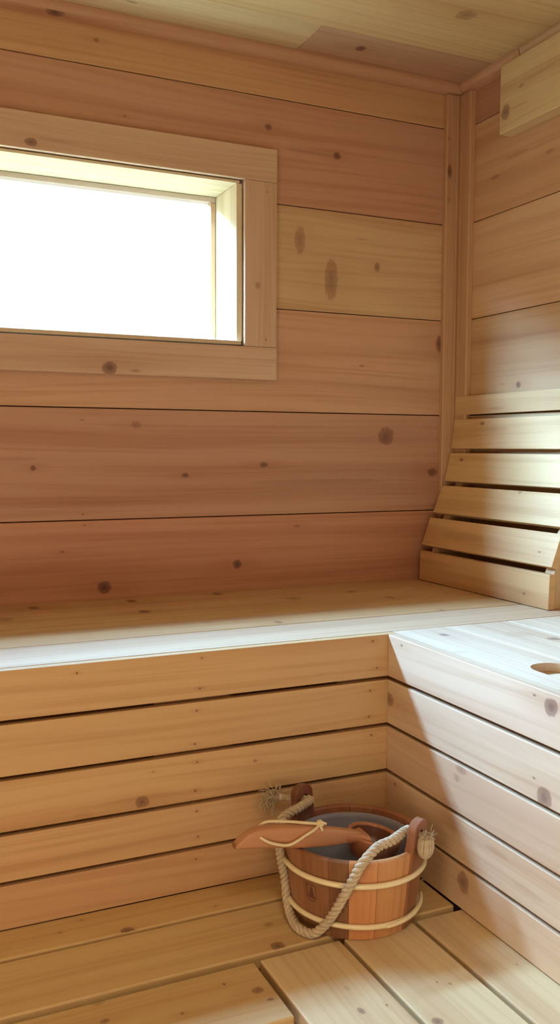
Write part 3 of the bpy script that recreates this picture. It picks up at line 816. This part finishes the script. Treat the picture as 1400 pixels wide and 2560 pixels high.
# ------------------------------------------------------------------ ladle resting in the bucket
M_ladle = wood('ladle_wood', rough=.30, contrast=.9, spec=.55)
ZR = ZB + H
lad = thing('ladle', 'carved wooden ladle with a cord loop lying across the bucket', 'ladle', W(.83, 1.395, ZR - .045))
ax = (Vector((.9087, -.4175, 0)) * .20 + Vector((.417, .906, 0)) * .02 + Vector((0, 0, 1))).normalized()   # axis of the cup
bc = Vector((.838, 1.398, ZR - .0035))
hx = Vector((.575, 1.399, ZR + .0330)); hb = Vector((.800, 1.392, ZR + .0050))
hd = (hb - hx).normalized()
e1 = (hd - ax * hd.dot(ax)).normalized(); e2 = ax.cross(e1)
A = Acc()
cup = [(.0, -.050), (.026, -.049), (.038, -.040), (.046, -.022), (.0495, -.004), (.0500, .000), (.0485, .0016), (.0445, .0010), (.0430, -.003), (.040, -.019), (.033, -.033), (.022, -.0395), (.0, -.041)]
n = 48; m = len(cup)
verts = [W(*(bc + (e1 * math.cos(2 * math.pi * i / n) + e2 * math.sin(2 * math.pi * i / n)) * r_ + ax * h_)) for i in range(n) for (r_, h_) in cup]
faces = [(i * m + q_, ((i + 1) % n) * m + q_, ((i + 1) % n) * m + q_ + 1, i * m + q_ + 1) for i in range(n) for q_ in range(m - 1)]
uvs = [[(h_ * .9 + .3, i / n * .31) for (i, h_) in ((f_[0] // m, cup[f_[0] % m][1]), (f_[1] // m + (n if f_[1] < f_[0] else 0), cup[f_[1] % m][1]), (f_[2] // m + (n if f_[2] < f_[0] else 0), cup[f_[2] % m][1]), (f_[3] // m, cup[f_[3] % m][1]))] for f_ in faces]
for f_ in range(len(faces)): A.raw([verts[j] for j in faces[f_]], [(0, 1, 2, 3)], [uvs[f_]], (.50, .20, .09) if f_ % (m - 1) < 8 else (.17, .06, .03), .4)  # darkness of the opening is put into the tint of the inner faces
cupo = A.build('cup', M_ladle, lad)
bm = bmesh.new(); bm.from_mesh(cupo.data); bmesh.ops.remove_doubles(bm, verts=bm.verts, dist=1e-5); bm.to_mesh(cupo.data); bm.free()
# handle: lofted rounded cross-sections, deep near the outer end, tapering to the cup, end cut in a curve
A = Acc()
upn = (Vector((0, 0, 1)) - hd * hd.z).normalized(); sd = hd.cross(upn).normalized()   # sd points towards +y or -y
Lh = (hb - hx).length
secs = [(-.015, -.0120, .0015, .0085), (-.009, -.0078, .0058, .0100), (.000, -.0033, .0104, .0110), (.010, .0003, .0143, .0115), (.022, .0026, .0168, .0118), (.036, .0036, .0178, .0118), (.075, .0035, .0190, .0115), (.120, .0010, .0190, .0115), (.165, -.0010, .0165, .0110), (.200, -.0015, .0125, .0100), (Lh, -.0030, .0095, .0100), (Lh + .012, -.0055, .0080, .0100)]
# tuple: distance along, centre offset up, half depth, half width
N = 24
verts, faces, uvs = [], [], []
for (d_, of, hh, ww) in secs:
    c_ = hx + hd * d_ + upn * of
    for i in range(N):
        a = 2 * math.pi * i / N
        ca, sa = math.cos(a), math.sin(a)
        ex = .42
        p = c_ + sd * (ww * math.copysign(abs(ca) ** ex, ca)) + upn * (hh * math.copysign(abs(sa) ** ex, sa))
        verts.append(W(*p))
ms = len(secs)
for s__ in range(ms - 1):
    for i in range(N):
        j = (i + 1) % N
        faces.append((s__ * N + i, s__ * N + j, (s__ + 1) * N + j, (s__ + 1) * N + i))
        uvs.append([(secs[s__][0], i / N * .08), (secs[s__][0], (i + 1) / N * .08), (secs[s__ + 1][0], (i + 1) / N * .08), (secs[s__ + 1][0], i / N * .08)])
faces.append(tuple(range(N))); uvs.append([(math.cos(i) * .01, math.sin(i) * .01) for i in range(N)])
faces.append(tuple((ms - 1) * N + i for i in range(N))[::-1]); uvs.append([(0, 0)] * N)
A.raw(verts, faces, uvs, (.56, .265, .125), .8)
hnd = A.build('handle', M_ladle, lad)
# neck that flares from the handle into the rim of the cup
A = Acc()
fl = [(Lh - .03, .0090, .0100), (Lh - .012, .0088, .0125), (Lh + .002, .0085, .0190), (Lh + .012, .0080, .027)]
verts, faces, uvs = [], [], []
for (d_, hh, ww) in fl:
    c_ = hx + hd * d_ + upn * (-.003)
    for i in range(N):
        a = 2 * math.pi * i / N; ca, sa = math.cos(a), math.sin(a)
        verts.append(W(*(c_ + sd * (ww * math.copysign(abs(ca) ** .6, ca)) + upn * (hh * math.copysign(abs(sa) ** .6, sa)))))
for s__ in range(len(fl) - 1):
    for i in range(N):
        j = (i + 1) % N
        faces.append((s__ * N + i, s__ * N + j, (s__ + 1) * N + j, (s__ + 1) * N + i)); uvs.append([(fl[s__][0], i * .003), (fl[s__][0], i * .003 + .003), (fl[s__ + 1][0], i * .003 + .003), (fl[s__ + 1][0], i * .003)])
A.raw(verts, faces, uvs, (.50, .21, .095), .8); A.build('neck', M_ladle, lad)
# cord: through the hole near the end, drooping on the near side, tied on top; another run over the top
nearside = sd if sd.y < 0 else -sd
def HPt(d_, up_, side_):
    return W(*(hx + hd * d_ + upn * up_ + nearside * side_))
M_cord = plain('cotton_cord', (.80, .66, .40), .8, spec=.2, noise_scale=400, amount=.2)
A = Acc()
knot = HPt(.145, .0225, .002)
tube(A, resample(catmull([HPt(.030, .006, .006), HPt(.030, .006, .0128), HPt(.045, -.001, .0160), HPt(.072, -.0065, .0170), HPt(.090, -.004, .0165), HPt(.112, .008, .0150), HPt(.130, .017, .0130), knot], 12), .003), .0026, 8)
tube(A, resample(catmull([HPt(.030, .006, -.006), HPt(.032, .012, -.0130), HPt(.045, .024, -.0120), HPt(.080, .0262, -.006), HPt(.115, .0243, -.002), knot], 12), .003), .0026, 8)
cord = A.build('cord', M_cord, lad)
A = Acc()
for i in range(3):
    a0 = i * 2.1
    rr = .0048
    ring = [knot + Vector((math.cos(t_) * rr, math.sin(t_) * rr * math.cos(a0), math.sin(t_) * rr * math.sin(a0))) for t_ in [2 * math.pi * q_ / 20 for q_ in range(20)]]
    tube(A, ring, .0027, 7, closed=True)
tube(A, [knot, knot + Vector((.004, -.004, .003)), knot + Vector((.009, -.007, .001))], .0024, 7)
tube(A, [knot, knot + Vector((-.001, -.006, -.004)), knot + Vector((.001, -.009, -.009))], .0024, 7)
A.build('cord_knot', M_cord, lad)
A = Acc()
tube(A, [HPt(.030, .006, -.0122), HPt(.030, .006, .0116)], .0042, 12)
A.build('cord_hole_plug', M_burn_hole, lad)  # solid dark plug; the shade of the hole is in its colour

# ------------------------------------------------------------------ camera
cam = bpy.data.cameras.new('camera'); co = bpy.data.objects.new('camera', cam); col.objects.link(co)
r_ = Vector((0.9086569168242762, -0.4175170395144969, 0.004704170750552845)); u_ = Vector((0.025756141742970733, 0.06729172121767296, 0.9974008449054367)); w_ = Vector((0.41674839972088235, 0.9061740152810679, -0.07189871597929035))
m3 = Matrix((r_, u_, -w_)).transposed()
co.matrix_world = Matrix.Translation((0, 0, ZC)) @ m3.to_4x4()
cam.sensor_fit = 'HORIZONTAL'; cam.sensor_width = 36; cam.lens = 2262.19 / 1400 * 36
cam.clip_start = .02
sc.camera = co

# ------------------------------------------------------------------ light: sky through the window, plus added area fills out of view
wd = bpy.data.worlds.new('sky'); sc.world = wd; wd.use_nodes = True
k = NT(wd.node_tree)
bg = wd.node_tree.nodes['Background']
gen = k.n('ShaderNodeTexCoord').outputs['Generated']
g3 = k.sep(gen)
sl = k.m('DIVIDE', g3[2], k.m('MAXIMUM', g3[1], .02))          # steepness of the direction, seen square to the window wall
band = k.m('MULTIPLY', k.smooth(sl, BAND[0], BAND[1]), k.smooth(sl, BAND[3], BAND[2]))     # added bright sky band, shaped to light the benches and backrest
band = k.m('MULTIPLY', k.m('MULTIPLY', band, k.smooth(g3[1], .04, .2)), k.smooth(g3[0], AZ[0], AZ[1], AZ[2], 1.0))      # band weighted to the left to light the right-hand faces
up = k.smooth(g3[2], .55, .80, 1.0, .3)
dn = k.smooth(g3[2], -.12, .02, SNOW, 1.0)
def scaled(c, f):
    o = k.n('ShaderNodeVectorMath', operation='SCALE'); o.inputs[0].default_value = c[:3]; k.put(o.inputs['Scale'], f); return o.outputs[0]
k.put(bg.inputs['Color'], k.vm('ADD', scaled(SKY_COL, k.m('MULTIPLY', k.m('MULTIPLY', up, dn), SKY_STR)), scaled(BAND_COL, k.m('MULTIPLY', band, BAND_STR))))
bg.inputs['Strength'].default_value = 1.0

def area(name, loc, aim, sx, sy, power, color, portal=False, spread=math.pi):
    l = bpy.data.lights.new(name, 'AREA'); l.shape = 'RECTANGLE'; l.size = sx; l.size_y = sy; l.energy = power; l.color = color; l.spread = spread
    o = bpy.data.objects.new(name, l); col.objects.link(o)
    o.location = loc
    o.rotation_euler = (Vector(aim) - Vector(loc)).to_track_quat('-Z', 'Y').to_euler()
    if portal: l.cycles.is_portal = True
    return o
wc = W((OX0 + .9) / 2, YW + LD + .004, .48)
area('window_daylight_portal', wc, wc + Vector((0, -1, 0)), (.9 - OX0) * S + .02, .43 * S, 1, (1, 1, 1), portal=True)
for nm, loc, aim, sx, sy, pw, c in FILL_LIGHTS:
    area(nm, W(*loc), W(*aim), sx, sy, pw, c)

sc.view_settings.view_transform = 'Standard'; sc.view_settings.look = 'None'
sc.view_settings.exposure = EXPO; sc.view_settings.gamma = 1; sc.view_settings.use_curve_mapping = False
sc.cycles.max_bounces = 10; sc.cycles.diffuse_bounces = DB; sc.cycles.glossy_bounces = 3; sc.cycles.transparent_max_bounces = 12
sc.cycles.sample_clamp_indirect = 6.0
sc.cycles.caustics_reflective = False; sc.cycles.caustics_refractive = False
sc.cycles.use_denoising = True
sc.cycles.adaptive_threshold = .16
